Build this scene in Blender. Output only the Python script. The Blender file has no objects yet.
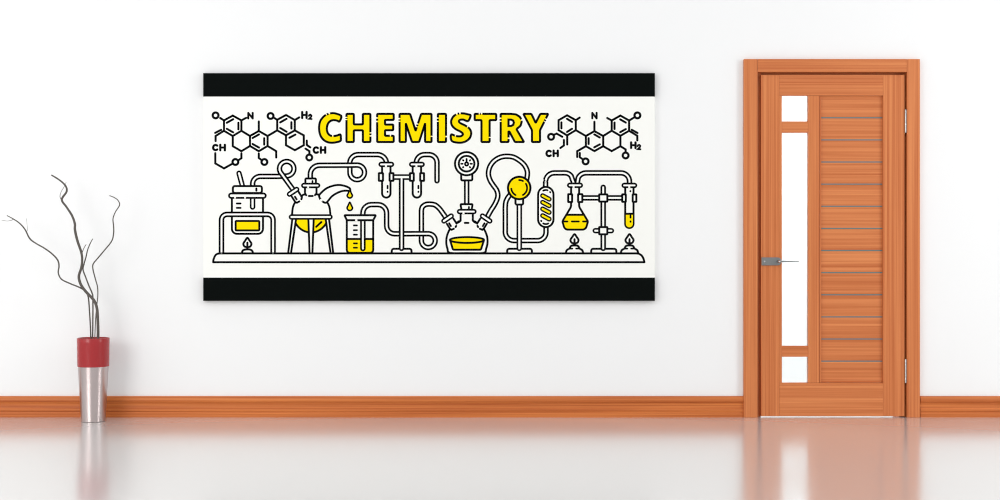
import bpy, bmesh, math, random
from mathutils import Vector
from mathutils.geometry import tessellate_polygon

random.seed(3)
C = bpy.context.scene.collection
PI = math.pi
# 1 px of the photograph is 6 mm on the wall plane (y = 0); the camera stands 8 m away, 1 m high
D, H, S = 8.0, 1.0, 0.006
FLOOR_Z = H - 167 * S            # floor line at row 417


def at(px, py, Y=0.0):
    f = S * (D + Y) / D
    return Vector(((px - 500) * f, Y, H + (250 - py) * f))


# ------------------------------------------------------------------ materials
def mat(name, col, rough=0.6, metal=0.0, spec=0.5, aniso=0.0):
    m = bpy.data.materials.new(name)
    m.use_nodes = True
    b = m.node_tree.nodes['Principled BSDF']
    b.inputs['Base Color'].default_value = (*col, 1)
    b.inputs['Roughness'].default_value = rough
    b.inputs['Metallic'].default_value = metal
    b.inputs['Specular IOR Level'].default_value = spec
    b.inputs['Anisotropic'].default_value = aniso
    return m


def srgb(r, g, b):
    f = lambda c: (c / 255 / 12.92) if c / 255 <= 0.04045 else ((c / 255 + 0.055) / 1.055) ** 2.4
    return (f(r), f(g), f(b))


def wood(name, axis, light=(216, 133, 78), dark=(184, 97, 48), rough=0.45):
    """veneer with fine straight grain running along the axis"""
    m = mat(name, (0.5, 0.2, 0.1), rough, spec=0.32)
    nt = m.node_tree
    b = nt.nodes['Principled BSDF']
    tc = nt.nodes.new('ShaderNodeTexCoord')

    def layer(sc_along, sc_across, detail, off):
        mp = nt.nodes.new('ShaderNodeMapping')
        s = [sc_across] * 3
        s['xyz'.index(axis)] = sc_along
        mp.inputs['Scale'].default_value = s
        mp.inputs['Location'].default_value = (off, off * 1.7, off * .6)
        n = nt.nodes.new('ShaderNodeTexNoise')
        n.inputs['Scale'].default_value = 1.0
        n.inputs['Detail'].default_value = detail
        n.inputs['Roughness'].default_value = 0.6
        nt.links.new(tc.outputs['Object'], mp.inputs['Vector'])
        nt.links.new(mp.outputs['Vector'], n.inputs['Vector'])
        return n.outputs['Fac']
    a = layer(0.5, 75, 4, 3.1)
    c = layer(0.5, 11, 2, 7.7)
    mx = nt.nodes.new('ShaderNodeMix')
    mx.inputs['Factor'].default_value = 0.22
    nt.links.new(a, mx.inputs[2])
    nt.links.new(c, mx.inputs[3])
    r = nt.nodes.new('ShaderNodeValToRGB')
    r.color_ramp.elements[0].position = 0.36
    r.color_ramp.elements[1].position = 0.64
    r.color_ramp.elements[0].color = (*srgb(*dark), 1)
    r.color_ramp.elements[1].color = (*srgb(*light), 1)
    nt.links.new(mx.outputs[0], r.inputs['Fac'])
    nt.links.new(r.outputs['Color'], b.inputs['Base Color'])
    return m


def plaster():
    m = mat('white_wall_paint', (0.86, 0.86, 0.86), 0.85, spec=0.2)
    nt = m.node_tree
    n = nt.nodes.new('ShaderNodeTexNoise')
    n.inputs['Scale'].default_value = 160
    n.inputs['Detail'].default_value = 3
    bp = nt.nodes.new('ShaderNodeBump')
    bp.inputs['Strength'].default_value = 0.03
    bp.inputs['Distance'].default_value = 0.001
    nt.links.new(n.outputs['Fac'], bp.inputs['Height'])
    nt.links.new(bp.outputs['Normal'], nt.nodes['Principled BSDF'].inputs['Normal'])
    return m


def floor_material():
    m = mat('glossy_white_floor', srgb(228, 226, 223), 0.16, 0.45)
    nt = m.node_tree
    b = nt.nodes['Principled BSDF']
    b.inputs['IOR'].default_value = 2.5
    n = nt.nodes.new('ShaderNodeTexNoise')
    n.inputs['Scale'].default_value = 0.8
    r = nt.nodes.new('ShaderNodeMapRange')
    r.inputs['To Min'].default_value = 0.15
    r.inputs['To Max'].default_value = 0.19
    nt.links.new(n.outputs['Fac'], r.inputs['Value'])
    nt.links.new(r.outputs['Result'], b.inputs['Roughness'])
    return m


def brushed(name, col, rough=0.3):
    m = mat(name, col, rough, metal=1.0)
    nt = m.node_tree
    tc = nt.nodes.new('ShaderNodeTexCoord')
    mp = nt.nodes.new('ShaderNodeMapping')
    mp.inputs['Scale'].default_value = (3, 3, 700)
    n = nt.nodes.new('ShaderNodeTexNoise')
    n.inputs['Scale'].default_value = 1.0
    n.inputs['Detail'].default_value = 3
    r = nt.nodes.new('ShaderNodeMapRange')
    r.inputs['To Min'].default_value = rough - .02
    r.inputs['To Max'].default_value = rough + .03
    nt.links.new(tc.outputs['Object'], mp.inputs['Vector'])
    nt.links.new(mp.outputs['Vector'], n.inputs['Vector'])
    nt.links.new(n.outputs['Fac'], r.inputs['Value'])
    nt.links.new(r.outputs['Result'], nt.nodes['Principled BSDF'].inputs['Roughness'])
    return m


def bark():
    m = mat('grey_brown_twig', srgb(88, 82, 76), 0.75)
    nt = m.node_tree
    n = nt.nodes.new('ShaderNodeTexNoise')
    n.inputs['Scale'].default_value = 90
    r = nt.nodes.new('ShaderNodeValToRGB')
    r.color_ramp.elements[0].color = (*srgb(56, 52, 49), 1)
    r.color_ramp.elements[1].color = (*srgb(104, 97, 91), 1)
    nt.links.new(n.outputs['Fac'], r.inputs['Fac'])
    nt.links.new(r.outputs['Color'], nt.nodes['Principled BSDF'].inputs['Base Color'])
    return m


def frosted():
    m = bpy.data.materials.new('frosted_glass')
    m.use_nodes = True
    nt = m.node_tree
    b = nt.nodes['Principled BSDF']
    b.inputs['Base Color'].default_value = (0.93, 0.985, 1.0, 1)
    b.inputs['Roughness'].default_value = 0.55
    b.inputs['Transmission Weight'].default_value = 0.95
    b.inputs['IOR'].default_value = 1.1
    return m


M = dict(
    wall=plaster(), floor=floor_material(),
    wood_v=wood('orange_wood_upright_grain', 'z'), wood_h=wood('orange_wood_level_grain', 'x'),
    base=wood('baseboard_wood', 'x', (216, 126, 62), (166, 78, 28)),
    metal=mat('grey_inlay_metal', srgb(88, 114, 118), 0.5, 0.1),
    hinge=brushed('hinge_steel', srgb(190, 190, 190), 0.25),
    handle=mat('satin_handle_steel', srgb(128, 130, 130), 0.4, 0.75),
    vase=brushed('brushed_vase_steel', srgb(192, 179, 178), 0.28),
    red=mat('red_lacquer', srgb(160, 36, 40), 0.24, spec=0.4),
    dark=mat('dark_inside', srgb(40, 36, 36), 0.7),
    twig=bark(), glass=frosted(),
    white=mat('white_threshold', (0.9, 0.9, 0.9), 0.4),
    canvas=mat('cream_print', (0.89, 0.89, 0.85), 0.8, spec=0.1),
    band=mat('black_print', srgb(9, 13, 12), 0.85, spec=0.04),
    ink=mat('ink_black', srgb(8, 9, 12), 0.85, spec=0.04),
    yellow=mat('ink_yellow', srgb(247, 219, 0), 0.85, spec=0.05),
)


# ------------------------------------------------------------------ mesh helpers


def obj(name, bm, mats, parent=None, smooth=False, bevel=0.0, origin=None, recalc=True):
    """link a bmesh (in world coordinates) as one mesh object; origin sets where its origin lies"""
    if recalc:
        bmesh.ops.recalc_face_normals(bm, faces=bm.faces[:])
    base = parent.matrix_world.translation if parent else Vector((0, 0, 0))
    if parent:
        base = world_loc[parent.name]
    org = Vector(origin) if origin is not None else base
    bmesh.ops.translate(bm, vec=-org, verts=bm.verts[:])
    me = bpy.data.meshes.new(name)
    bm.to_mesh(me)
    bm.free()
    for m in (mats if isinstance(mats, (list, tuple)) else [mats]):
        me.materials.append(m)
    if smooth:
        for p in me.polygons:
            p.use_smooth = True
    o = bpy.data.objects.new(name, me)
    C.objects.link(o)
    if parent:
        o.parent = parent
        o.location = org - base
    else:
        o.location = org
    world_loc[o.name] = org.copy()
    if bevel:
        md = o.modifiers.new('bevel', 'BEVEL')
        md.width = bevel
        md.segments = 2
        md.limit_method = 'ANGLE'
    return o


world_loc = {}


def empty(name, loc):
    o = bpy.data.objects.new(name, None)
    o.empty_display_size = 0.1
    C.objects.link(o)
    o.location = loc
    world_loc[o.name] = Vector(loc)
    return o


def tag(o, label=None, cat=None, kind=None, group=None):
    if label: o['label'] = label
    if cat: o['category'] = cat
    if kind: o['kind'] = kind
    if group: o['group'] = group
    return o


def box(bm, x0, x1, y0, y1, z0, z1):
    v = [bm.verts.new((x, y, z)) for x in (x0, x1) for y in (y0, y1) for z in (z0, z1)]
    for f in ((0, 1, 3, 2), (4, 6, 7, 5), (0, 4, 5, 1), (2, 3, 7, 6), (0, 2, 6, 4), (1, 5, 7, 3)):
        bm.faces.new([v[i] for i in f])
    return bm


def NB():
    return bmesh.new()


def pbox(bm, px0, px1, py0, py1, yf, yb):
    """box whose front face covers these photo pixels at depth yf, going back to yb"""
    a, b = at(px0, py1, yf), at(px1, py0, yf)
    return box(bm, a.x, b.x, yf, yb, a.z, b.z)


def lathe(bm, prof, cx, cy, n=64, close_bottom=True):
    rings = []
    for r, z in prof:
        rings.append([bm.verts.new((cx + r * math.cos(2 * PI * k / n), cy + r * math.sin(2 * PI * k / n), z)) for k in range(n)])
    for a, b in zip(rings, rings[1:]):
        for k in range(n):
            bm.faces.new((a[k], a[(k + 1) % n], b[(k + 1) % n], b[k]))
    return rings


def tube3(bm, pts, radii, n=10):
    """tapering round tube through 3-D points (Catmull-Rom smoothed)"""
    P = [Vector(p) for p in pts]
    sp, sr = [], []
    for i in range(len(P) - 1):
        p0, p1, p2, p3 = P[max(i - 1, 0)], P[i], P[i + 1], P[min(i + 2, len(P) - 1)]
        for k in range(6):
            t = k / 6
            sp.append(0.5 * ((2 * p1) + (p2 - p0) * t + (2 * p0 - 5 * p1 + 4 * p2 - p3) * t * t + (3 * p1 - p0 - 3 * p2 + p3) * t ** 3))
            sr.append(radii[i] * (1 - t) + radii[i + 1] * t)
    sp.append(P[-1]); sr.append(radii[-1])
    rings = []
    ref = Vector((0, 1, 0))
    for i, p in enumerate(sp):
        d = (sp[min(i + 1, len(sp) - 1)] - sp[max(i - 1, 0)]).normalized()
        u = d.cross(ref)
        if u.length < 1e-3: u = d.cross(Vector((1, 0, 0)))
        u.normalize()
        w = d.cross(u).normalized()
        rings.append([bm.verts.new(p + (u * math.cos(2 * PI * k / n) + w * math.sin(2 * PI * k / n)) * sr[i]) for k in range(n)])
    for a, b in zip(rings, rings[1:]):
        for k in range(n):
            bm.faces.new((a[k], a[(k + 1) % n], b[(k + 1) % n], b[k]))
    bm.faces.new(rings[0]); bm.faces.new(rings[-1][::-1])
    return bm


# ------------------------------------------------------------------ the room
XL, XR = -8.5, 8.5
WALL_TOP = 3.6
ox0, ox1 = at(756.5, 0).x, at(908.5, 0).x          # opening in the wall for the door
oz1 = at(0, 70.5).z
WT = 0.16
bm = NB()
box(bm, XL, ox0, 0, WT, FLOOR_Z, WALL_TOP)
box(bm, ox1, XR, 0, WT, FLOOR_Z, WALL_TOP)
box(bm, ox0, ox1, 0, WT, oz1, WALL_TOP)
tag(obj('wall_back', bm, M['wall']), 'plain white painted wall behind the vase, poster and door', 'wall', 'structure')
bm = NB()
box(bm, XL, XR, -9.6, 3.0, FLOOR_Z - 0.1, FLOOR_Z)
tag(obj('floor', bm, M['floor']), 'glossy off-white floor mirroring the wall and door', 'floor', 'structure')


bm = NB()
box(bm, 0.2, 3.9, 2.4, 2.5, FLOOR_Z, 2.9)
tag(obj('wall_hallway', bm, M['wall']), 'bright white hallway wall seen through the frosted door glass', 'wall', 'structure')


def baseboard(name, x0, x1, label):
    # profile (depth out of the wall, height); the photograph shows it 21 px high
    h = 21 * S
    prof = [(0, 0), (.020, 0), (.020, .022), (.019, .024), (.0165, .026), (.016, .034), (.019, .038), (.0205, .043),
            (.0205, .046), (.019, .050), (.0145, .054), (.013, .060), (.0125, .074), (.0135, .082), (.0165, .089), (.021, .093), (.023, .097),
            (.0235, .104), (.0225, .112), (.0195, .119), (.014, .1245), (.009, h), (0, h)]
    b = NB()
    A = [b.verts.new((x0, -d, FLOOR_Z + z)) for d, z in prof]
    B = [b.verts.new((x1, -d, FLOOR_Z + z)) for d, z in prof]
    n = len(prof)
    for i in range(n):
        b.faces.new((A[i], A[(i + 1) % n], B[(i + 1) % n], B[i]))
    b.faces.new(A); b.faces.new(B[::-1])
    return tag(obj(name, b, M['base'], origin=(x0, 0, FLOOR_Z)), label, 'baseboard', 'structure')


baseboard('baseboard_left', XL, at(744, 0, -.01).x, 'long grooved orange wood baseboard running from the left edge to the door')
baseboard('baseboard_right', at(920, 0, -.01).x, XR, 'short grooved orange wood baseboard to the right of the door')

# ------------------------------------------------------------------ door frame
CY = -0.030                                         # front of the casing
fr = empty('trim_1', at(832, 417))
fr.location.z = FLOOR_Z; world_loc[fr.name] = Vector(fr.location)
tag(fr, 'orange wood door casing around the closed door', 'door frame', 'structure')
casz = at(0, 59, CY).z


def zbox(bm, px0, px1, z0, z1, yf, yb):
    return box(bm, at(px0, 0, yf).x, at(px1, 0, yf).x, yf, yb, z0, z1)


zi = at(0, 72, CY).z
bm = NB(); zbox(bm, 744, 757.6, FLOOR_Z, casz, CY, 0)
obj('side_casing', bm, M['wood_v'], fr, bevel=.002)
bm = NB(); zbox(bm, 907.2, 920, FLOOR_Z, casz, CY, 0)
obj('side_casing', bm, M['wood_v'], fr, bevel=.002)
bm = NB(); zbox(bm, 757.8, 907.0, zi, casz, CY, 0)
obj('head_casing', bm, M['wood_h'], fr, bevel=.002)
# jamb lining the opening, with the stop the door closes against
jx0, jx1 = at(757.6, 0, CY).x, at(907.2, 0, CY).x
jb = M['wood_v']
SY = 0.024                                          # door slab back
bm = NB(); box(bm, ox0, jx0 + .001, 0, WT, FLOOR_Z, zi + .001); box(bm, jx0, jx0 + .030, SY + .004, WT, FLOOR_Z, zi)
obj('side_jamb', bm, jb, fr)
bm = NB(); box(bm, jx1 - .001, ox1, 0, WT, FLOOR_Z, zi + .001); box(bm, jx1 - .030, jx1, SY + .004, WT, FLOOR_Z, zi)
obj('side_jamb', bm, jb, fr)
bm = NB(); box(bm, jx0, jx1, 0, WT, zi, oz1); box(bm, jx0 + .03, jx1 - .03, SY + .004, WT, zi - .034, zi)
obj('head_jamb', bm, M['wood_h'], fr)

# ------------------------------------------------------------------ door leaf
DY = -0.014                                         # front of the door
dr = empty('door_1', at(832, 417)); dr.location.z = FLOOR_Z; world_loc[dr.name] = Vector(dr.location)
tag(dr, 'orange wood door with three white glass panes and steel lever handle', 'door', 'structure')
zb = FLOOR_Z + .0065
zt = at(0, 75, DY).z
Z = lambda py: at(0, py, DY).z
bm = NB(); zbox(bm, 761, 779.4, zb, zt, DY, SY); obj('stile', bm, M['wood_v'], dr, bevel=.0006)
bm = NB(); zbox(bm, 883.1, 904.6, zb, zt, DY, SY); obj('stile', bm, M['wood_v'], dr, bevel=.0006)
bm = NB(); zbox(bm, 779.5, 883.0, Z(95.6), zt, DY, SY); obj('rail', bm, M['wood_h'], dr, bevel=.0006)
bm = NB(); zbox(bm, 779.5, 883.0, zb, Z(382.9), DY, SY); obj('rail', bm, M['wood_h'], dr, bevel=.0006)
bm = NB(); zbox(bm, 808.3, 819.4, Z(382.7), Z(95.8), DY, SY)
zbox(bm, 819.6, 821.2, Z(382.7), Z(95.8), DY + .004, SY)
obj('mullion', bm, M['wood_v'], dr, bevel=.0006)
# strip of upright wood seen at the glass's left edge, rails between the panes
bm = NB(); zbox(bm, 779.45, 781.9, Z(382.7), Z(95.8), DY, SY); obj('glazing_bead', bm, M['wood_v'], dr, bevel=.0006)
for a, b in ((121.3, 132.6), (346, 356.8)):
    bm = NB(); zbox(bm, 782.0, 808.2, Z(b), Z(a), DY + .002, SY); obj('glazing_bar', bm, M['wood_h'], dr, bevel=.0006)
for a, b in ((95.9, 121), (132.8, 345.8), (357, 382.6)):
    bm = NB(); zbox(bm, 782.0, 808.2, Z(b), Z(a), DY + .008, DY + .014)
    o = obj('glass_pane', bm, M['glass'], dr)
# recessed panel of level boards and twelve metal inlays
lines = [117.5 + 22.17 * k for k in range(12)]
edges = [95.9] + lines + [382.6]
PYF = DY + .016
for a, b in zip(edges, edges[1:]):
    bm = NB(); zbox(bm, 821.2, 882.9, Z(b) + (.0034 if b < 382 else -.001), Z(a) - (.0034 if a > 96 else -.001), PYF, SY - .004)
    obj('panel_board', bm, M['wood_h'], dr)
for a in lines:
    bm = NB(); zbox(bm, 821.4, 882.9, Z(a) - .0034, Z(a) + .0034, PYF - .0004, SY - .006)
    obj('inlay_strip', bm, M['metal'], dr)['label'] = 'thin grey metal inlay strip'
# hinges on the right edge
for a, b in ((109.5, 133), (359, 383)):
    h = NB()
    c = at(905.6, 0, DY)
    n = 20
    z0, z1 = Z(b), Z(a)
    rings = lathe(h, [(0.0001, z0), (.006, z0), (.0068, z0 + .004), (.0068, z1 - .004), (.006, z1), (.0001, z1)], c.x, DY - .004, n)
    ho = obj('hinge', h, M['hinge'], dr, smooth=True)
    h = NB(); box(h, c.x - .005, c.x + .002, DY + .001, SY, z0 + .002, z1 - .002)
    obj('hinge_leaf', h, M['hinge'], ho)
    ho['label'] = 'small steel hinge'
# lever handle: plate with rounded right end, neck and thin lever
hb = NB()
cz = Z(261.4)
x0, x1 = at(761.3, 0, DY).x, at(781.4, 0, DY).x
r = 4 * S
outline = [(x0, cz - r), (x1 - r, cz - r)] + [(x1 - r + r * math.sin(t), cz - r * math.cos(t)) for t in [PI * k / 16 for k in range(1, 16)]] + [(x1 - r, cz + r), (x0, cz + r)]
A = [hb.verts.new((x, DY, z)) for x, z in outline]
B = [hb.verts.new((x, DY - .007, z)) for x, z in outline]
for i in range(len(A)):
    hb.faces.new((A[i], A[(i + 1) % len(A)], B[(i + 1) % len(A)], B[i]))
hb.faces.new(A); hb.faces.new(B)
ho = obj('door_handle', hb, M['handle'], dr, bevel=.0015)
ho['label'] = 'grey steel handle plate with thin lever'
hx = at(777.5, 0, DY).x
hb = NB()
tube3(hb, [(hx, DY - .006, cz), (hx, DY - .030, cz), (hx + .004, DY - .043, cz), (hx + .014, DY - .048, cz)], [.008, .0075, .007, .006], 14)
obj('lever_neck', hb, M['hinge'], ho, smooth=True)
hb = NB()
tube3(hb, [(hx + .008, DY - .048, cz), (hx + .05, DY - .050, cz), (hx + .09, DY - .047, cz - .001), (hx + .118, DY - .040, cz - .001)], [.006, .0042, .0034, .003], 12)
obj('lever', hb, M['handle'], ho, smooth=True)
hb = NB()
tube3(hb, [(x0 + .018, DY - .006, cz), (x0 + .018, DY - .0085, cz)], [.006, .0055], 16)
obj('lock_screw', hb, M['hinge'], ho)

# ------------------------------------------------------------------ vase
VX, VY = at(93.3, 0, -.195).x, -.195
fs = S * (D + VY) / D
vz = lambda py: H + (250 - py) * fs
zr, zm, = vz(337.8), vz(366.3)
bm = NB()
R0, R1, R2 = 11.6 * fs, 14.8 * fs, 15.8 * fs
prof = [(0.0001, FLOOR_Z), (R0 - .003, FLOOR_Z), (R0 - .0005, FLOOR_Z + .002), (R0, FLOOR_Z + .005)]
for k in range(1, 13):
    t = k / 12
    prof.append((R0 + (R1 - R0) * (t ** 0.85), FLOOR_Z + .005 + (zm - FLOOR_Z - .005) * t))
prof += [(R1 - .006, zm), (R0 - .008, FLOOR_Z + .02), (0.0001, FLOOR_Z + .02)]
lathe(bm, prof, VX, VY)
vase = obj('vase', bm, M['vase'], origin=(VX, VY, FLOOR_Z), smooth=True)
tag(vase, 'tall tapered brushed steel vase with a red collar, standing by the baseboard', 'vase')
bm = NB()
prof = [(R1 - .006, zm), (R1 + .0015, zm), (R1 + .0035, zm + .002)]
for k in range(1, 7):
    prof.append((R1 + .0035 + (R2 - R1 - .0035) * k / 6, zm + .002 + (zr - .004 - zm) * k / 6))
prof += [(R2 - .0012, zr), (R2 - .004, zr + .0004), (R2 - .006, zr - .002), (R1 - .008, zm + .005), (0.0001, zm + .004)]
lathe(bm, prof, VX, VY)
o = obj('collar', bm, [M['red'], M['dark']], vase, smooth=True)
o['label'] = 'glossy red upper collar'
for v in (vase, o):
    md = v.modifiers.new('edges', 'EDGE_SPLIT'); md.split_angle = math.radians(40)


# ------------------------------------------------------------------ dry branches in the vase
def branch(label, pts, twigs, foot):
    """pts: (px, py, depth offset, radius in mm) from the tip down to the mouth of the vase"""
    P = [at(px, py, VY + d) for px, py, d, r_ in pts]
    Rr = [r_ * 1.28 / 1000 for *_, r_ in pts]
    b = NB()
    bot = Vector((VX + foot[0], VY + foot[1], zm + .007 + Rr[-1]))
    tube3(b, P + [bot], Rr + [Rr[-1]])
    root = obj('dry_branch', b, M['twig'], smooth=True, origin=bot)
    tag(root, label, 'branch', group='bare branches in the vase')
    for tw in twigs:
        b = NB()
        tube3(b, [at(px, py, VY + d) for px, py, d, r_ in tw], [q[3] / 1000 for q in tw], 8)
        obj('twig', b, M['twig'], root, smooth=True)


branch('thickest bare branch, tallest in the vase with hooked tip',
       [(51.4, 175, 0, 3.2), (60, 180.4, .005, 3.8), (65.6, 186, .01, 4.2), (66.6, 191.6, .01, 4.8), (61.8, 199.6, .005, 5), (66.5, 207, 0, 4.8), (72, 215.6, -.01, 5.2), (74.8, 223.6, -.015, 5.6),
        (75, 230, -.02, 6), (77.5, 241, -.02, 6), (81.2, 252, -.022, 5.6), (82.2, 260, -.022, 5.4), (81.2, 268, -.02, 5.8), (78.9, 276, -.015, 6.2), (80.2, 283, -.012, 6.4), (83.7, 289, -.01, 6.6), (88.5, 294.5, -.008, 6.6),
        (93.3, 299.5, -.01, 6.6), (96.4, 306, -.012, 6.6), (97.6, 316, -.014, 6.6), (98, 338, -.01, 6.6)],
       [[(66.2, 182, .02, 1), (64.3, 186.5, .02, 1.3), (61.3, 191.5, .012, 1.6), (60, 196.5, .008, 1.9), (61.8, 200.5, .004, 2.2)],
        [(86.2, 244.4, -.03, 1.8), (83.6, 248.8, -.028, 2.2), (82, 254, -.024, 2.6), (82, 260, -.022, 3)]], (.022, -.02))
branch('thin bare branch reaching far left with forked tip',
       [(7.0, 215.5, 0, 2), (14.4, 219.6, 0, 2.6), (20.4, 224, .005, 3), (25.3, 230, .008, 3.2), (29.8, 238.6, .01, 3.6), (36, 243.4, .012, 3.2), (44.5, 248.3, .015, 3.3), (52, 253.8, .015, 3.5),
        (57.6, 260, .012, 3.7), (59, 266, .01, 3.5), (58.3, 273, .01, 3.3), (61.6, 279.3, .014, 3.3), (70, 283.5, .016, 3.3), (79, 287.2, .018, 3.3), (84.5, 290.6, .02, 3.3), (88, 296, .02, 3.3), (89.4, 310, .02, 3.3), (90.8, 338, .012, 3.3)],
       [[(1.6, 220.2, -.02, 1), (8, 221, -.01, 1.3), (13.2, 219.6, 0, 1.8)],
        [(26.4, 218.5, .03, .8), (27, 224, .022, .9), (27.4, 230, .015, 1.1), (26.2, 231.5, .01, 1.5)]], (-.022, .012))
branch('thin bare branch on the right with curled tip',
       [(109.5, 195.6, 0, 2), (114, 197.4, 0, 2.2), (117.8, 200.2, 0, 2.4), (119.6, 205, 0, 2.5), (115.4, 212, .004, 2.5), (113, 218.8, .006, 2.6), (113.6, 226, .008, 3), (113.6, 233, .008, 3.1), (111.7, 241, .008, 3), (104, 250.8, .005, 3),
        (96.8, 259.3, .002, 3), (93.2, 264, 0, 3), (92.9, 269, 0, 3), (95.4, 279, 0, 2.9), (97.5, 287, 0, 2.7), (97.8, 296, .006, 2.5), (96.6, 307, .01, 2.3), (95.5, 321, .006, 2.2), (94.8, 338, -.004, 2.2)],
       [], (.006, -.012))
branch('short straight bare branch ending just above the middle crossing',
       [(92.8, 238.7, .03, 1.8), (90.2, 243.5, .028, 2.3), (87.6, 250, .024, 2.6), (86, 257, .016, 3), (84, 264, .008, 3.2), (83, 269.5, .006, 3.2), (85.6, 277, .006, 3.3), (89, 286, .006, 3.3), (92.0, 293, .01, 3.3), (92.9, 300, .012, 3.3), (92.6, 338, .006, 3.4)],
       [], (-.008, .0))

# ------------------------------------------------------------------ poster
PY = -0.036                                          # front face of the canvas
pf = S * (D + PY) / D
LZ = 0.00012                                         # thickness of one printed layer


def P2(px, py, L):
    return ((px - 500) * pf, PY - LZ * L, H + (250 - py) * pf)


class Art:
    """flat printed artwork: filled shapes and pen strokes, in photo pixels"""
    def __init__(s):
        s.bm = NB()

    def poly(s, pts, col, L, holes=()):
        loops = [list(pts)] + [list(h) for h in holes]
        flat = [p for l in loops for p in l]
        tris = tessellate_polygon([[Vector((p[0], -p[1], 0)) for p in l] for l in loops])
        vs = [s.bm.verts.new(P2(p[0], p[1], L)) for p in flat]
        for t in tris:
            try:
                f = s.bm.faces.new([vs[i] for i in t])
            except ValueError:
                continue
            f.normal_update()
            if f.normal.y > 0: f.normal_flip()
            f.material_index = col

    def stroke(s, pts, w, col, L, closed=False, caps=True):
        if col == 1: w = w * 1.04 + 0.56
        q = [Vector(p) for p in pts]
        p = [q[0]]
        for a in q[1:]:
            if (a - p[-1]).length > 1e-3: p.append(a)
        if closed and (p[0] - p[-1]).length < 1e-3: p.pop()
        n = len(p)
        h = w / 2
        lefts, rights = [], []
        for i in range(n):
            if closed or 0 < i < n - 1:
                d0 = (p[i] - p[i - 1]).normalized(); d1 = (p[(i + 1) % n] - p[i]).normalized()
            elif i == 0:
                d0 = d1 = (p[1] - p[0]).normalized()
            else:
                d0 = d1 = (p[-1] - p[-2]).normalized()
            n0, n1 = Vector((-d0.y, d0.x)), Vector((-d1.y, d1.x))
            m = n0 + n1
            if m.length < 1e-4: m = n0.copy()
            m.normalize()
            k = h / max(m.dot(n0), 0.5)
            lefts.append(p[i] + m * k); rights.append(p[i] - m * k)
        A = [s.bm.verts.new(P2(v.x, v.y, L)) for v in lefts]
        B = [s.bm.verts.new(P2(v.x, v.y, L)) for v in rights]
        fs_ = []
        for i in range(n if closed else n - 1):
            j = (i + 1) % n
            fs_.append(s.bm.faces.new((A[i], A[j], B[j], B[i])))
        if caps and not closed:
            for e, (a, b, c) in ((0, (A[0], B[0], p[0])), (-1, (B[-1], A[-1], p[-1]))):
                d = (p[0] - p[1]).normalized() if e == 0 else (p[-1] - p[-2]).normalized()
                st = (lefts[0] if e == 0 else rights[-1]) - c
                en = (rights[0] if e == 0 else lefts[-1]) - c
                arc = []
                for k in range(1, 6):
                    t = k / 6 * PI
                    v = c + st * math.cos(t) + d * h * math.sin(t)
                    arc.append(s.bm.verts.new(P2(v.x, v.y, L)))
                fs_.append(s.bm.faces.new([a] + arc + [b]))
        for f in fs_:
            f.normal_update()
            if f.normal.y > 0: f.normal_flip()
            f.material_index = col

    def line(s, *pts, w=1.5, L=6, col=1):
        s.stroke(pts, w, col, L)

    def tube(s, pts, L, outer=4.9, inner=1.75, col=0, caps=True):
        s.stroke(pts, outer, 1, L, caps=caps)
        s.stroke(pts, inner, col, L + 1)

    def shape(s, pts, L, col=0, w=1.5):
        s.poly(pts, col, L)
        s.stroke(pts, w, 1, L + 1, closed=True)

    def ring(s, c, r, w, L, fill=None):
        pts = arcp(c[0], c[1], r, 0, 360, 32)[:-1]
        if fill is not None: s.poly(pts, fill, L - 1)
        s.stroke(pts, w, 1, L, closed=True)

    def build(s, name, parent):
        return obj(name, s.bm, [M['canvas'], M['ink'], M['yellow']], parent, recalc=False)


def arcp(cx, cy, r, a0, a1, n=14, ry=None):
    ry = r if ry is None else ry
    return [(cx + r * math.cos(math.radians(a0 + (a1 - a0) * k / n)), cy + ry * math.sin(math.radians(a0 + (a1 - a0) * k / n))) for k in range(n + 1)]


def rnd(pts, r, closed=False, n=6):
    """polyline with its corners rounded (quadratic); r is one radius or one per corner"""
    q = [Vector(p) for p in pts]
    out = []
    N = len(q)
    for i in range(N):
        ri = r[i] if isinstance(r, (list, tuple)) else r
        if (not closed and i in (0, N - 1)) or ri <= 0:
            out.append(tuple(q[i])); continue
        a, b, c = q[i - 1], q[i], q[(i + 1) % N]
        k = min(ri, (a - b).length * .49, (c - b).length * .49)
        s_, e = b + (a - b).normalized() * k, b + (c - b).normalized() * k
        for j in range(n + 1):
            t = j / n
            # cubic that follows a circular arc closely
            h1 = s_ + (b - s_) * .55; h2 = e + (b - e) * .55
            v = s_ * (1 - t) ** 3 + h1 * 3 * t * (1 - t) ** 2 + h2 * 3 * t * t * (1 - t) + e * t ** 3
            out.append(tuple(v))
    return out


def smooth(pts, closed=False, n=6):
    P = [Vector(p) for p in pts]
    N = len(P)
    out = []
    for i in range(N if closed else N - 1):
        g = (lambda k: P[k % N]) if closed else (lambda k: P[min(max(k, 0), N - 1)])
        p0, p1, p2, p3 = g(i - 1), g(i), g(i + 1), g(i + 2)
        for k in range(n):
            t = k / n
            out.append(tuple(0.5 * ((2 * p1) + (p2 - p0) * t + (2 * p0 - 5 * p1 + 4 * p2 - p3) * t * t + (3 * p1 - p0 - 3 * p2 + p3) * t ** 3)))
    if not closed: out.append(tuple(P[-1]))
    return out


def rrect(x0, y0, x1, y1, r):
    return rnd([(x0, y0), (x1, y0), (x1, y1), (x0, y1)], r, True)


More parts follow.
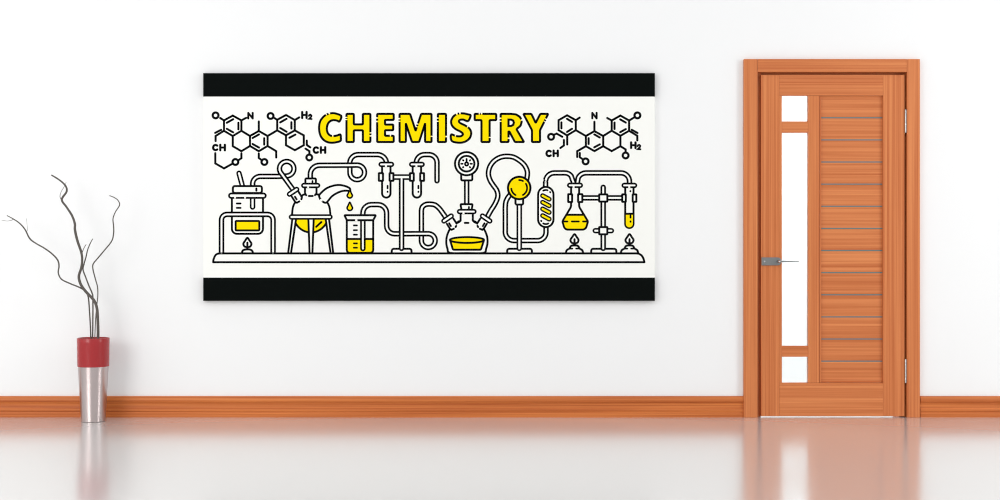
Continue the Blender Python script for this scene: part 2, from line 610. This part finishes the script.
poster = empty('wall_poster', at(429, 187))
poster.location.y = 0; world_loc[poster.name] = Vector(poster.location)
tag(poster, 'wide canvas print of a yellow and black chemistry laboratory drawing on the wall', 'poster')
CT = 6.0
bm = NB(); pbox(bm, 203.3, 654.8, 73.2, 300.8, PY, -.001)
obj('canvas', bm, M['canvas'], poster, bevel=.0015)
for a, b in ((73.1, 96.6), (277.6, 300.9)):
    bm = NB(); pbox(bm, 203.2, 654.9, a, b, PY - .0002, -.0008)
    obj('black_band', bm, M['band'], poster)['label'] = 'black band across the canvas'

# ---- title
T = Art()


def letter(pts, holes=(), gaps=(), r=0.9, curve=False):
    out = smooth(pts, True, 5) if curve else rnd(pts, r, True, 3)
    T.poly(out, 2, 1, holes=holes)
    for loop in [out] + list(holes):
        # dense resample, dropping what lies in a break of the outline
        dens = []
        n = len(loop)
        for i in range(n):
            a, b = Vector(loop[i]), Vector(loop[(i + 1) % n])
            k = max(1, int((b - a).length / .35))
            dens += [a + (b - a) * j / k for j in range(k)]
        keep = [all((p - Vector(g)).length > .42 for g in gaps) for p in dens]
        if all(keep):
            T.stroke(loop, 1.65, 1, 2, closed=True); continue
        st = keep.index(False)
        dens, keep = dens[st:] + dens[:st], keep[st:] + keep[:st]
        run = []
        for p, k in list(zip(dens, keep)) + [(None, False)]:
            if k: run.append(p)
            else:
                if len(run) > 1: T.stroke(run, 1.65, 1, 2, caps=False)
                run = []


letter([(341.2, 116.0), (339.5, 121.3), (337, 120.6), (334, 120.1), (330.6, 120.9), (328.2, 123.3), (327, 126.6), (326.9, 130), (328, 133.4), (330.3, 135.5), (333.4, 136.1), (337, 135.5), (340.2, 134.6),
        (340.8, 137.5), (340.5, 140.8), (336, 142.3), (330.8, 142.7), (326.3, 141.6), (322.4, 138.6), (320, 134.2), (319.1, 128), (320, 121.9), (322.6, 117.7), (326, 114.9), (330.5, 113.4), (335, 113.4)],
       gaps=[(329.3, 113.7), (326.5, 114.8), (332.8, 136.1)], curve=True)
TT, TB = 113.9, 142.0
letter([(346.5, TT), (353.8, TT), (353.8, 124.4), (362.9, 124.4), (362.9, TT), (370.4, TT), (370.4, TB), (362.9, TB), (362.9, 130.3), (353.8, 130.3), (353.8, TB), (346.5, TB)],
       gaps=[(346.5, 117.4), (346.5, 119.5), (370.4, 132.8), (370.4, 135.8)])
letter([(377.2, TT), (393.7, TT), (393.7, 119.9), (385, 119.9), (385, 124.6), (393.2, 124.6), (393.2, 130.2), (385, 130.2), (385, 135.8), (393.7, 135.8), (393.7, TB), (377.2, TB)],
       gaps=[(377.2, 118), (377.2, 121.4), (390.5, 135.8)])
letter([(399.6, TT), (410.1, TT), (415.6, 130.8), (421.2, TT), (431.5, TT), (431.5, TB), (425.1, TB), (425.1, 123.5), (419.1, TB), (412, TB), (405.9, 123.5), (405.9, TB), (399.6, TB)],
       gaps=[(399.6, 118.6), (399.6, 121.3), (417.0, 126.8), (417.9, 124), (431.5, 136.4)])
letter([(437.9, TT), (446.0, TT), (446.0, TB), (437.9, TB)], gaps=[(437.9, 118.2), (437.9, 121.2), (446, 136.6)])
letter([(470.6, 115.6), (468, 121), (463.2, 119.6), (459.6, 120.1), (459.6, 122.6), (465.1, 125.5), (469.4, 128.6), (471.2, 133), (469.6, 138.2), (465, 141.7), (458.8, 142.7), (451.8, 140.9), (451.2, 134.6),
        (456, 136.1), (460.8, 136.2), (462.9, 134.2), (461, 131.9), (455.4, 128.9), (452, 125.4), (451.2, 121), (453.4, 116.5), (457.6, 113.9), (462.8, 113.4), (467.7, 114.3)],
       gaps=[(460, 113.5), (457, 114.1), (467.4, 127), (455.4, 135.9)], curve=True)
letter([(474.7, TT), (496.2, TT), (496.2, 120.1), (489.6, 120.1), (489.6, TB), (481.5, TB), (481.5, 120.1), (474.7, 120.1)],
       gaps=[(479.2, TT), (481.6, TT), (489.6, 137.3)])
letter([(500.7, TT), (510.6, TT), (516, 114.4), (520.1, 117), (521.8, 121), (520.7, 125.6), (516.4, 129.2), (524.0, TB), (514.9, TB), (509.4, 131.6), (508.5, 131.6), (508.5, TB), (500.7, TB)],
       holes=[[(508.5, 119.6), (511, 119.6), (513.2, 120.6), (513.9, 122.6), (513.2, 124.9), (511, 126), (508.5, 126)]],
       gaps=[(500.7, 118.3), (500.7, 121.3), (521.6, 119.8), (508.5, 138.2)])
letter([(523.4, TT), (531.4, TT), (535.7, 122.9), (540.3, TT), (548.2, TT), (540, 130.2), (540, TB), (532.0, TB), (532.0, 130.2)],
       gaps=[(545.4, 119), (544.2, 121.3)])
T.build('title_lettering', poster)['label'] = 'yellow black-outlined word CHEMISTRY'

# ---- molecules
MW = 1.6


def molecule(segs, Os, chars, label):
    A = Art()
    L = 1
    for sg in segs:
        A.stroke(sg, MW, 1, L)
        L = 1 + L % 4
    for o_ in Os:
        A.ring(o_, 2.85, 1.75, 6, fill=0)
    for ch, x0, y0, x1, y1 in chars:
        if ch == 'N':
            A.stroke([(x0, y1), (x0, y0)], 1.5, 1, 4); A.stroke([(x0, y0), (x1, y1)], 1.4, 1, 5); A.stroke([(x1, y1), (x1, y0)], 1.5, 1, 6)
        if ch == 'H':
            for sg in ([(x0, y0), (x0, y1)], [(x1, y0), (x1, y1)]): A.stroke(sg, 1.7, 1, 5)
            A.stroke([(x0, (y0 + y1) / 2), (x1, (y0 + y1) / 2)], 1.5, 1, 6)
        if ch == 'C':
            cx, cy = (x0 + x1) / 2 + .4, (y0 + y1) / 2
            A.stroke(arcp(cx, cy, (x1 - x0) / 2 + .1, 48, 312, 16, (y1 - y0) / 2), 1.7, 1, 5)
        if ch == '2':
            w_, h_ = x1 - x0, y1 - y0
            A.stroke([(x0 + .1, y0 + h_ * .28), (x0 + w_ * .25, y0 + .2), (x0 + w_ * .6, y0), (x1 - .2, y0 + h_ * .2), (x1 - .3, y0 + h_ * .42), (x0 + w_ * .5, y0 + h_ * .72), (x0, y1), (x1, y1)], 1.3, 1, 5)
    A.build('molecule_drawing', poster)['label'] = label


def hexa(pts): return [pts + [pts[0], pts[1]]]


molecule(
    hexa([(232.8, 115.6), (241.4, 120.4), (241.4, 130.8), (232.8, 136), (224, 130.8), (224, 120.4)]) +
    hexa([(250, 136), (258.8, 131), (267.6, 136), (267.6, 146), (258.8, 151.2), (250, 146)]) +
    hexa([(277.2, 119.8), (286, 115), (294.8, 120), (294.8, 130.4), (286, 135.3), (277.2, 130.4)]) +
    [[(226.8, 122.8), (233.2, 119.2)], [(226.8, 128.8), (233.2, 132.4)], [(238.4, 122.8), (238.4, 129.4)],
     [(252.6, 138), (259, 134.4)], [(252.6, 144), (259, 147.6)], [(264.2, 138.2), (264.2, 144.6)],
     [(280.2, 122.4), (286.6, 118.8)], [(280.2, 128), (286.6, 131.8)], [(291.4, 122.2), (291.4, 128.6)],
     [(220.2, 118), (224, 120.4)], [(241.4, 120.4), (246.2, 117.8)], [(224, 130.8), (215.6, 136), (215.6, 141)], [(215.2, 132.9), (221.2, 129.8)],
     [(215.3, 153.2), (215.3, 163.4), (224, 168.4), (232.6, 163.6)], [(238, 160.6), (241.4, 158.2), (241.4, 153.4)],
     [(232.8, 136), (232.8, 146.2), (241.4, 151.2), (250, 146)], [(241.4, 130.8), (250, 136)], [(258.8, 131), (258.8, 121.5)],
     [(258.8, 153.6), (258.8, 158), (262, 160.4)], [(267.6, 146), (276.2, 151.2), (276.2, 157.5)], [(267.6, 136), (277.2, 130.4)],
     [(273.4, 117.4), (277.2, 119.8)], [(294.8, 120), (299.2, 117.4)], [(294.8, 130.4), (303.8, 135.4), (303.8, 145.2), (294.9, 150.2), (286, 145.2), (286, 135.3)],
     [(289.4, 137.8), (295.4, 134.6)], [(306.8, 140.6), (306.8, 145), (310.3, 147.4)], [(305.5, 148.7), (309.4, 151.2), (309.4, 154.4)]],
    [(215.6, 115.4), (235.4, 162), (264.4, 162), (270.6, 116), (309.3, 157.5)],
    [('N', 248.3, 112.9, 252.7, 118.5), ('C', 212.8, 145, 217.6, 150.1), ('H', 220.3, 144.8, 224.9, 150.3), ('H', 302.2, 112, 306.6, 118), ('2', 308.8, 114.7, 311.6, 119),
     ('C', 313.4, 147.4, 318.2, 152.8), ('H', 320.9, 147.2, 325.2, 152.8)], 'black molecule diagram left of the title')
molecule(
    hexa([(567.1, 115.3), (575.8, 120.2), (575.8, 130.2), (567.1, 135.4), (558.6, 130.2), (558.6, 120.2)]) +
    hexa([(585.9, 136), (594.4, 131.2), (603.2, 136), (603.2, 146.2), (594.4, 151.1), (585.9, 146.2)]) +
    hexa([(611.7, 120.5), (620.4, 115.6), (629.1, 120.5), (629.1, 130.8), (620.4, 135.8), (611.7, 130.7)]) +
    [[(567, 118.8), (572, 121.9)], [(561.4, 122.4), (561.4, 128.4)], [(567, 132), (572, 128.8)], [(575.8, 120.2), (579.7, 117.6)],
     [(567.2, 135.4), (567.2, 144.5)], [(563.9, 140), (563.9, 145.5), (560.4, 148)], [(562.3, 136.8), (556.7, 133.6), (553.4, 135)],
     [(575.8, 130.2), (585.9, 136)], [(588.6, 138.2), (588.6, 144)], [(594.3, 134.4), (599.8, 137.5)], [(594.3, 147.3), (599.8, 144.4)], [(594.4, 131.2), (594.4, 121.8)],
     [(585.9, 146.2), (577.2, 151.2), (577.2, 157)], [(579.8, 153), (579.8, 157.2), (583.2, 159.6)], [(603.2, 136), (611.7, 130.7)],
     [(611.7, 120.5), (607.2, 118)], [(614.5, 122.6), (614.5, 129)], [(620.2, 119.4), (625.8, 122.6)], [(620.2, 132.2), (625.8, 129.1)], [(629.1, 120.5), (633.8, 117.7)],
     [(629.1, 130.8), (637.3, 135.8), (637.3, 140.4)], [(631.8, 129.8), (637.5, 133)], [(620.4, 135.8), (620.4, 146.2), (611.7, 151.1), (603.2, 146.2)],
     [(620.4, 146.2), (625.6, 149.4), (625.6, 152.4)]],
    [(551.1, 136.8), (585.6, 161.4), (637.4, 115.4), (625.6, 155.5)],
    [('N', 592.3, 112.9, 596.6, 118.4), ('C', 546.2, 150.8, 551, 156.1), ('H', 553.6, 150.6, 557.8, 156.1), ('H', 631.1, 142.4, 635.5, 148), ('2', 637.5, 144.9, 640.4, 149.3)],
    'black molecule diagram right of the title')

# ---- apparatus
A = Art()
LB = 1.5


def pill(x0, x1, y, L, gapx=None, w=4.9, inner=1.9):
    """horizontal rounded collar between outer limits x0..x1"""
    x0, x1, inner = x0 - .2, x1 + .2, inner - .1
    A.stroke([(x0 + w / 2, y), (x1 - w / 2, y)], w, 1, L)
    A.stroke([(x0 + w / 2, y), (x1 - w / 2, y)], inner, 0, L + 1)
    if gapx: A.stroke([(gapx[0], y + (w + inner) / 4), (gapx[1], y + (w + inner) / 4)], 1.8, 0, L + 1, caps=False)


def rect(x0, y0, x1, y1, L, r=.6, col=0): A.shape(rrect(x0, y0, x1, y1, r), L, col, LB)


def base(x0, x1, L=3):
    y = 252.9
    A.poly(rnd([(x0, y), (x0 + .2, 248.8), (x1 - .2, 248.8), (x1, y)], [0, 3.4, 3.4, 0]), 0, L)
    A.stroke(rnd([(x0, y), (x0 + .2, 248.8), (x1 - .2, 248.8), (x1, y)], [0, 3.4, 3.4, 0]), LB, 1, L + 1)


def flame(x, top, bot, hw):
    p = smooth([(x, top), (x + hw * .55, top + (bot - top) * .30), (x + hw, top + (bot - top) * .62), (x + hw * .72, bot - .8), (x, bot), (x - hw * .72, bot - .8), (x - hw, top + (bot - top) * .62), (x - hw * .55, top + (bot - top) * .30)], True)
    A.shape(p, 4, 0, LB)


def drop(x, top, bot, hw):
    p = smooth([(x, top), (x + hw * .6, top + (bot - top) * .38), (x + hw, top + (bot - top) * .68), (x + hw * .65, bot - .7), (x, bot), (x - hw * .65, bot - .7), (x - hw, top + (bot - top) * .68), (x - hw * .6, top + (bot - top) * .38)], True)
    A.shape(p, 4, 2, 1.15)


def ln(*p, w=LB, L=8): A.stroke(p, w, 1, L)


# bench
A.stroke([(213.2, 262.2), (644.4, 262.2)], 1.5, 1, 6)
A.stroke(smooth([(213.2, 262.2), (213.5, 259.6), (215, 256), (217, 254), (220, 253.4)]) + [(636, 253.4)] + smooth([(638.6, 253.6), (641.5, 255.4), (643.4, 258.6), (644.4, 262.2)]), 1.5, 1, 6)

# jar on a stand, over a small burner
A.tube([(239, 173.2), (242.4, 186)], 1, 4.8, 1.9)
loop = [(252.7, 186), (252.7, 184.5)] + arcp(260.2, 184, 7.6, 180, 270, 8) + [(278, 176.4), (284, 176.2)] + arcp(286.7, 168.7, 7.2, 85, -150, 26)
A.tube(loop, 1)
A.tube(arcp(286.7, 168.7, 7.2, -120, -205, 10) + [(292.6, 189)], 3, caps=False)
rect(232.9, 186.1, 261.9, 193, 5, 2)
ln((256.4, 188.6), (256.4, 190.6), L=8)
A.poly(rnd([(231.9, 196), (263, 196), (263, 233.8), (231.9, 233.8)], [0, 0, 5, 5], True), 0, 2)
A.stroke(rnd([(231.9, 196), (231.9, 233.8), (263, 233.8), (263, 196)], [0, 5, 5, 0]), LB, 1, 3)
pill(228.6, 266.2, 195.7, 5, (234.2, 235.9), 5.6, 2.5)
A.stroke([(244.2, 197.7), (245.9, 197.7)], 1.8, 0, 6, caps=False)
A.stroke([(252.6, 198), (252.6, 207)], 4.9, 1, 3); A.stroke([(252.6, 197), (252.6, 207)], 2.0, 0, 4)
ln((236.8, 203.5), (240.6, 203.5), w=1.3); ln((236.8, 207.9), (240.6, 207.9), w=1.3)
rect(235.7, 221, 259.3, 230.4, 4, .8, 2)
A.tube(rnd([(221.5, 252.8), (221.5, 214.4), (273.1, 214.4), (273.1, 252.8)], [0, 5.5, 5.5, 0]), 5, caps=False)
flame(247.4, 237.9, 247.2, 4.0)
ln((247.4, 242.6), (247.4, 249))
A.stroke(smooth([(241.8, 253), (242.8, 250.6), (245.4, 249.5), (249.6, 249.5), (252, 250.6), (253.1, 253)]), LB, 1, 6)

# flask on a tripod
A.shape(smooth([(301.6, 196.3), (304.9, 194.4), (316.6, 194.4), (319.5, 195.2), (320.2, 199.2), (324.9, 202.2), (327.2, 202.4), (329.4, 207), (330.1, 212), (330.0, 215), (326, 216.5), (311, 217), (296, 216.5), (292.4, 215), (292.3, 212), (293, 207), (295.2, 202.4), (299, 200)], True, 3), 1)
A.poly(arcp(310.9, 214, 17.6, 8, 172, 24, 18.4), 2, 2); A.stroke(arcp(310.9, 214, 17.6, 8, 172, 24, 18.4), LB, 1, 3)
ln((316.2, 226.8), (321.4, 222), w=1.4)
for (a, b, c, d) in ((292.6, 296.4, 291.0, 288.2), (308.3, 313.8, 312.4, 309.6), (325.4, 328.8, 333.2, 330.6)):
    A.poly([(a, 217), (b, 217), (c, 253), (d, 253)], 0, 5)
    A.stroke([(a, 217), (d, 253)], LB, 1, 6); A.stroke([(b, 217), (c, 253)], LB, 1, 6)
pill(289.2, 332.2, 217, 7, None, 4.8, 1.9)
# tilted left neck
A.poly([(291.8, 196.6), (298.3, 191.4), (302, 198), (300, 201.6), (297, 203), (295.2, 202.2)], 0, 3)
ln((291.9, 196.8), (295.4, 202.2), L=4); ln((298.3, 191.4), (301.9, 197.2), (301.4, 199.2), L=4); ln((295.4, 202.2), (297, 202.7), (299.4, 201.4), L=4)
ln((295, 196.8), (296.6, 199.4), L=4)
A.tube([(289.5, 194.2), (296.7, 189.4)], 5, 4.8, 1.9)
# middle neck
loop2 = [(310.3, 180)] + arcp(319.4, 174.4, 9.1, 180, 270, 8) + [(350, 165.2)]
circ = arcp(357.2, 172.4, 7.3, -90, 180, 26)
A.tube([circ[-1], (349.9, 163.5)] + arcp(358.2, 163, 8.4, 180, 270, 8) + [(376, 154.6)] + arcp(377.5, 163.6, 9, -90, -8, 8) + [(386.6, 163)], 1)
A.tube(loop2 + [(357.2, 165.1)] + circ, 3, caps=False)
A.poly([(305, 187), (316.5, 187), (316.5, 195.4), (305, 195.4)], 0, 3)
ln((305, 187), (305, 193.2), (306.2, 195.2), L=4); ln((316.5, 187), (316.5, 193.2), (315, 195.2), L=4); ln((308.9, 196), (312.7, 196), L=4)
rect(305.4, 178.5, 315.9, 184, 5, 1); ln((312.5, 181), (312.5, 182.6), w=1.3)
pill(301.6, 319.8, 185.5, 7, (307.2, 309), 4.8, 1.8)
# spout with falling drops
A.poly(smooth([(319.5, 194.6), (325.8, 188.8), (333, 185.8), (339.3, 185), (345.6, 186.2), (349.7, 188.3), (350.2, 190.6), (348.3, 190.8), (343.8, 190.8), (338.4, 192.4), (332.1, 196.2), (327.4, 201.8), (322, 201)], True, 3), 0, 3)
A.stroke(smooth([(320.4, 199), (319.3, 197), (319.6, 194.6), (325.8, 188.8), (333, 185.8), (339.3, 185), (345.6, 186.2), (349.7, 188.3), (350.3, 190.8)]), LB, 1, 4)
A.stroke(smooth([(322.3, 201.3), (324.9, 202.7), (327.2, 201.9), (332.1, 196.2), (338.4, 192.4), (343.8, 190.8), (349, 190.8)]), LB, 1, 4)
A.stroke([(320.9, 199.9), (321.6, 200.6)], 1.9, 0, 5)
drop(349.8, 190.4, 198, 2.6); drop(349.8, 202.4, 210.5, 2.7)

# beaker with graduations
A.stroke([(362.9, 240), (362.9, 248.6)], 4.9, 1, 5)
A.tube(rnd([(362.9, 248.6), (362.9, 204.6), (386.6, 204.6), (386.6, 233.8), (412, 233.8)], [0, 8.5, 8.5, 8, 0]), 5, caps=False)
A.poly(rnd([(346.8, 239), (373.2, 239), (373.2, 252.6), (346.8, 252.6)], [0, 0, 3, 3], True), 2, 2)
ln((346.8, 239), (373.2, 239), L=3)
A.stroke(rnd([(346.8, 217), (346.8, 252.9), (373.2, 252.9), (373.2, 217)], [0, 3, 3, 0]), LB, 1, 3)
for y in (225.4, 230.2, 234.7, 243.4, 247.7): ln((353.8, y), (357.0, y), w=1.2)
A.shape(rnd([(344.4, 215.2), (375.9, 215.2), (373.2, 220.2), (346.9, 220.2)], [1, 1, .5, .5], True), 8)
A.stroke([(355.2, 220.2), (357.4, 220.2)], 1.8, 0, 10, caps=False)

# loop between beaker and three-neck flask
c2 = arcp(428.3, 240.6, 6.9, -90, 180, 26)
A.tube([c2[-1]] + [(421.4, 212)] + smooth([(421.4, 210.5), (422.4, 207), (425.6, 204.6), (430, 204.1), (435, 205), (439, 208.2), (442, 212), (446.6, 218.6)]), 1)
A.tube([(395, 233.8), (428.3, 233.7)] + c2, 3, caps=False)

# stand with two test tubes
A.tube([(401.6, 177.2), (401.6, 248.4)], 7)
A.stroke([(392, 177.1), (411, 177.1)], 5.0, 1, 5); A.stroke([(392, 177.1), (411, 177.1)], 2.1, 0, 9)
base(391.7, 411.6)


def test_tube(xa, xb, top, bot, clips, gx):
    r_ = (xb - xa) / 2
    b_ = [(xa, top)] + arcp((xa + xb) / 2, bot - r_, r_, 180, 0, 12) + [(xb, top)]
    A.poly(b_, 0, 5); A.stroke(b_, LB, 1, 6)
    for c in clips: rect(c[0] + .6, c[1] + .6, c[2] - .6, c[3] - .6, 10, .3)
    pill((xa + xb) / 2 - 7.4, (xa + xb) / 2 + 7.4, top - 1.8, 8, gx, 4.8, 1.8)


test_tube(382.1, 390.5, 166.2, 197.6, [(378.3, 172.6, 383.6, 181.4), (389, 172.6, 394, 181.4)], (385, 387))
test_tube(412.7, 421.1, 166.2, 197.6, [(409.4, 172.6, 414.4, 181.4), (419.6, 172.6, 424.6, 181.4)], (415.4, 417.4))
for x in (387.6, 418.4): ln((x, 185.8), (x, 188.3), w=1.3); ln((x, 191.6), (x, 192), w=1.3)
A.tube([(416.2, 163)] + arcp(424.6, 163, 8.4, 188, 270, 8) + [(429, 154.6)] + arcp(429, 162.6, 8, -90, 0, 8) + [(437, 180.8)], 3)

# three-neck flask with gauge
A.tube([(466.7, 178), (466.7, 206)], 1)
wave = smooth([(486.8, 218), (490.6, 211), (495.2, 203.5), (497.8, 196.5), (496.8, 190.5), (493.2, 185.2), (490, 180), (488.4, 173.6), (490, 166.5), (494.5, 160.6), (501, 157.1), (507.5, 156.3), (514, 157.4), (520.3, 161.2), (525, 166), (527.4, 172.3), (526.6, 180)])
A.tube(wave, 1)
body = smooth([(456.6, 222.9), (460.6, 221), (472.8, 221), (476.8, 222.9), (480, 226), (484.1, 229.4), (487, 236.2), (487.5, 242.9), (486.1, 248.8), (483.6, 252.9), (466.7, 253.1), (450, 252.9), (447.5, 248.8), (446.3, 242.9), (446.9, 236.2), (449.7, 229.4), (453, 226)], True, 4)
A.shape(body, 3)
liq = rnd([(450.2, 240.4), (453, 249.7), (480.9, 249.7), (483.9, 240.4)], [0, 1, 1, 0])
A.poly(liq, 2, 5); A.stroke(liq, LB, 1, 6)
el = arcp(467, 240, 17, 0, 360, 36, 2.9)[:-1]
A.poly(el, 2, 7); A.stroke(el, LB, 1, 8, closed=True)
for sx in (1, -1):
    f = lambda x, y: (466.85 + sx * (x - 466.85), y)
    A.poly([f(446.8, 223.4), f(453.4, 218.6), f(456.7, 224), f(454.6, 228.2), f(451.4, 229.9), f(449.6, 228.2)], 0, 5)
    ln(f(446.8, 223.7), f(449.8, 228.5), L=6); ln(f(453.4, 218.6), f(456.6, 223.6), L=6); ln(f(456.2, 225.9), f(455.6, 227.1), L=6); ln(f(449.8, 228.6), f(451.4, 229.8), f(453.8, 228.8), L=6)
    ln(f(449.2, 223.3), f(450.9, 226.1), w=1.4)
    A.tube([f(443.9, 221), f(451.2, 216)], 7, 4.8, 1.9)
A.poly([(460.6, 212), (472.8, 212), (472.8, 222.4), (460.6, 222.4)], 0, 5)
ln((460.6, 213), (460.6, 220.6), (459.4, 221.8), (457.2, 223), L=6); ln((472.8, 213), (472.8, 220.6), (474, 221.8), (476.3, 223), L=6); ln((464.8, 222.9), (468.4, 222.9), L=6)
A.shape(rnd([(460.5, 204.2), (472.6, 204.2), (471.6, 210), (461.5, 210)], 1, True), 5); ln((468.9, 207), (468.9, 208.4), w=1.3)
pill(457.3, 476.1, 211.6, 7, (462.5, 464.5), 4.8, 1.8)
rect(461.2, 173, 472.3, 180.4, 5, 1.2)
A.ring((466.6, 163.7), 11.6, 1.5, 8, 0); A.ring((466.6, 163.7), 7.8, 1.5, 9)
A.ring((466.6, 164), 1.6, 1.3, 9); ln((466.6, 159), (466.6, 162), w=1.3, L=9)
for k in range(8):
    if k == 6: continue
    t = k * PI / 4
    r0, r1 = (3.9, 5.4) if k % 4 == 0 else (4.5, 5.2)
    if k == 2: continue
    A.stroke([(466.6 + r0 * math.cos(t), 163.8 + r0 * math.sin(t)), (466.6 + r1 * math.cos(t), 163.8 + r1 * math.sin(t))], 1.2, 1, 9)

# yellow ball on a stand
A.tube(smooth([(512, 193), (508.6, 196.6), (506, 201.5), (505.3, 207), (505.3, 214)]) + [(505.3, 231)] + arcp(514, 231.8, 8.8, 180, 90, 8) + [(537.6, 240.6)] + arcp(537.6, 232.2, 8.4, 90, 0, 8) + [(546, 224)], 1)
A.stroke([(519.3, 203), (519.3, 248.4)], 4.9, 1, 5); A.stroke([(519.3, 203), (519.3, 248.4)], 2.0, 0, 6)
rect(515.5, 197, 523.1, 204.6, 7, 1.4)
base(507.1, 532)
A.ring((519.2, 188), 11.2, 1.6, 10, 2)
A.stroke(arcp(519.2, 188, 7.9, -90, -62, 5), 1.3, 1, 11); A.stroke(arcp(519.2, 188, 7.9, -32, 62, 10), 1.3, 1, 11); A.stroke(arcp(519.2, 188, 7.9, 175, 118, 7), 1.3, 1, 11)

# condenser with yellow coil
A.tube([(545.6, 190), (545.6, 181.6)] + arcp(554.4, 181.7, 8.8, 180, 270, 8) + [(565, 172.9)] + arcp(565, 180.5, 7.6, -90, -35, 6) + [(573.8, 183.5)], 1)
cap_ = arcp(545.8, 194.6, 7.7, 180, 360, 16) + arcp(545.8, 219.4, 7.7, 0, 180, 16)
A.shape(cap_, 3)
for y in (195.7, 202.3, 208.9, 215.6):
    A.tube([(542.6, y), (549.2, y + 3.5)], 5, 4.4, 1.9, col=2)
A.stroke(arcp(545.8, 195.4, 5.4, -118, -72, 5), 1.3, 1, 6); A.stroke([(550.1, 192), (550.3, 192.4)], 1.3, 1, 6)
A.stroke(arcp(545.8, 218.7, 5.4, 118, 62, 5), 1.3, 1, 6); A.stroke([(541.1, 220.8), (541.3, 221.2)], 1.3, 1, 6)

# conical flask, clamp stand and test tube
A.tube([(577.2, 183.5)] + arcp(586, 181.5, 8.6, 205, 270, 6) + [(621, 172.9)] + arcp(621, 181.4, 8.5, -90, 0, 8) + [(629.5, 184)], 1)
er = rnd([(571.1, 186), (571.1, 206.8), (562.4, 221.4), (564.8, 229.6), (585.6, 229.6), (588, 221.4), (579.1, 206.8), (579.1, 186)], [0, 1.5, 1.2, 3, 3, 1.2, 1.5, 0])
A.poly(er, 0, 3)
A.poly(rnd([(566.3, 214.8), (583.9, 214.8), (588, 221.4), (585.6, 229.6), (564.8, 229.6), (562.4, 221.4)], [0, 0, 1.2, 3, 3, 1.2], True), 2, 4)
A.stroke(er, LB, 1, 5); ln((566.3, 214.8), (583.9, 214.8), L=6)
for a, b in ((563.4, 567.4), (571.9, 578.8), (583, 587)): ln((a, 221.5), (b, 221.5), w=1.3)
A.tube([(578, 197.9), (627, 197.9)], 1)
A.tube([(603.2, 187.3), (603.2, 248.4)], 5)
A.tube([(595.2, 230.7), (611.4, 230.7)], 3, 4.8, 1.9)
base(591.1, 616.4)
rect(599.2, 194.4, 607.3, 201.6, 7, .4); rect(599.2, 227.1, 607.3, 234.3, 7, .4)
for c in ((567.9, 193.8, 572.4, 202.4), (577.8, 193.8, 582.6, 202.4)): rect(c[0] + .3, c[1] + .4, c[2] - .3, c[3] - .4, 9, .3)
pill(567.5, 582.5, 185.3, 8, (572.6, 574.6), 4.8, 1.8)
test_tube(625.2, 633.5, 187.2, 228, [(621.6, 193.8, 626.4, 202.4), (632.1, 193.8, 636.9, 202.4)], (628.2, 630.2))
A.poly([(625.9, 213.8), (632.8, 213.8), (632.8, 223.8)] + arcp(629.35, 223.8, 3.45, 0, 180, 10), 2, 7)
ln((625.2, 213.8), (633.5, 213.8)); ln((630.5, 215.6), (630.5, 217.6), w=1.3); ln((630.5, 221.3), (630.5, 221.8), w=1.3); ln((630.4, 191), (630.4, 191.3), w=1.3)
for x in (574.5, 629.5):
    flame(x, 234.2, 243.4, 4.0)
    ln((x, 239.2), (x, 245))
    d_ = smooth([(x - 8.7, 253), (x - 7.7, 250.2), (x - 5.1, 248.5), (x - 3.7, 246.2), (x - 1.9, 245.5), (x + 1.9, 245.5), (x + 3.7, 246.2), (x + 5.1, 248.5), (x + 7.7, 250.2), (x + 8.7, 253)])
    A.stroke(d_, LB, 1, 6)
    ln((x - 4.4, 248.6), (x - 2.2, 248.6), w=1.2); ln((x + 1.6, 248.6), (x + 3.8, 248.6), w=1.2)
A.build('laboratory_drawing', poster)['label'] = 'line drawing of yellow flasks, tubes and burners on a bench'

# ------------------------------------------------------------------ light
w = bpy.data.worlds.new('World')
bpy.context.scene.world = w
w.use_nodes = True
bg = w.node_tree.nodes['Background']
bg.inputs['Color'].default_value = (0.97, 0.985, 1.0, 1)
bg.inputs['Strength'].default_value = 0.88


def area(name, loc, target, sx, sy, power, col=(1, 1, 1)):
    l = bpy.data.lights.new(name, 'AREA')
    l.shape = 'RECTANGLE'; l.size = sx; l.size_y = sy; l.energy = power; l.color = col
    o = bpy.data.objects.new(name, l)
    C.objects.link(o)
    o.location = loc
    o.rotation_euler = (Vector(target) - Vector(loc)).to_track_quat('-Z', 'Y').to_euler()
    return o


area('left_window_light', (-5.0, -2.5, 2.0), (-2.2, 0, 1.2), 1.9, 2.8, 13, (1, .99, .98))
area('left_rear_window_light', (-4.6, -5.6, 2.0), (-2.8, 0, 1.3), 2.4, 2.6, 92, (1, .99, .98))
area('right_window_light', (6.0, -3.4, 2.4), (4.0, 0, 1.5), 1.3, 2.4, 82)
area('front_fill_light', (0, -5.5, 4.6), (0, 0, 1.6), 7, 1.6, 33)  # added overhead fill for general brightness; stands for no real fixture
area('hallway_light', (2.0, 0.9, 2.75), (2.0, 2.2, 0.3), 1.8, .5, 60, (.95, .985, 1))

# ------------------------------------------------------------------ camera
cam = bpy.data.cameras.new('camera')
cam.sensor_width = 36
cam.lens = 48
co = bpy.data.objects.new('camera', cam)
C.objects.link(co)
co.location = (0, -D, H)
co.rotation_euler = (PI / 2, 0, 0)
sc = bpy.context.scene
sc.camera = co
sc.view_settings.view_transform = 'Standard'
sc.view_settings.look = 'None'
sc.view_settings.gamma = 1
sc.view_settings.exposure = 0.0
sc.view_settings.use_curve_mapping = False
try:
    sc.cycles.max_bounces = 12
    sc.cycles.use_denoising = True
    sc.cycles.filter_width = 1.15
except Exception:
    pass
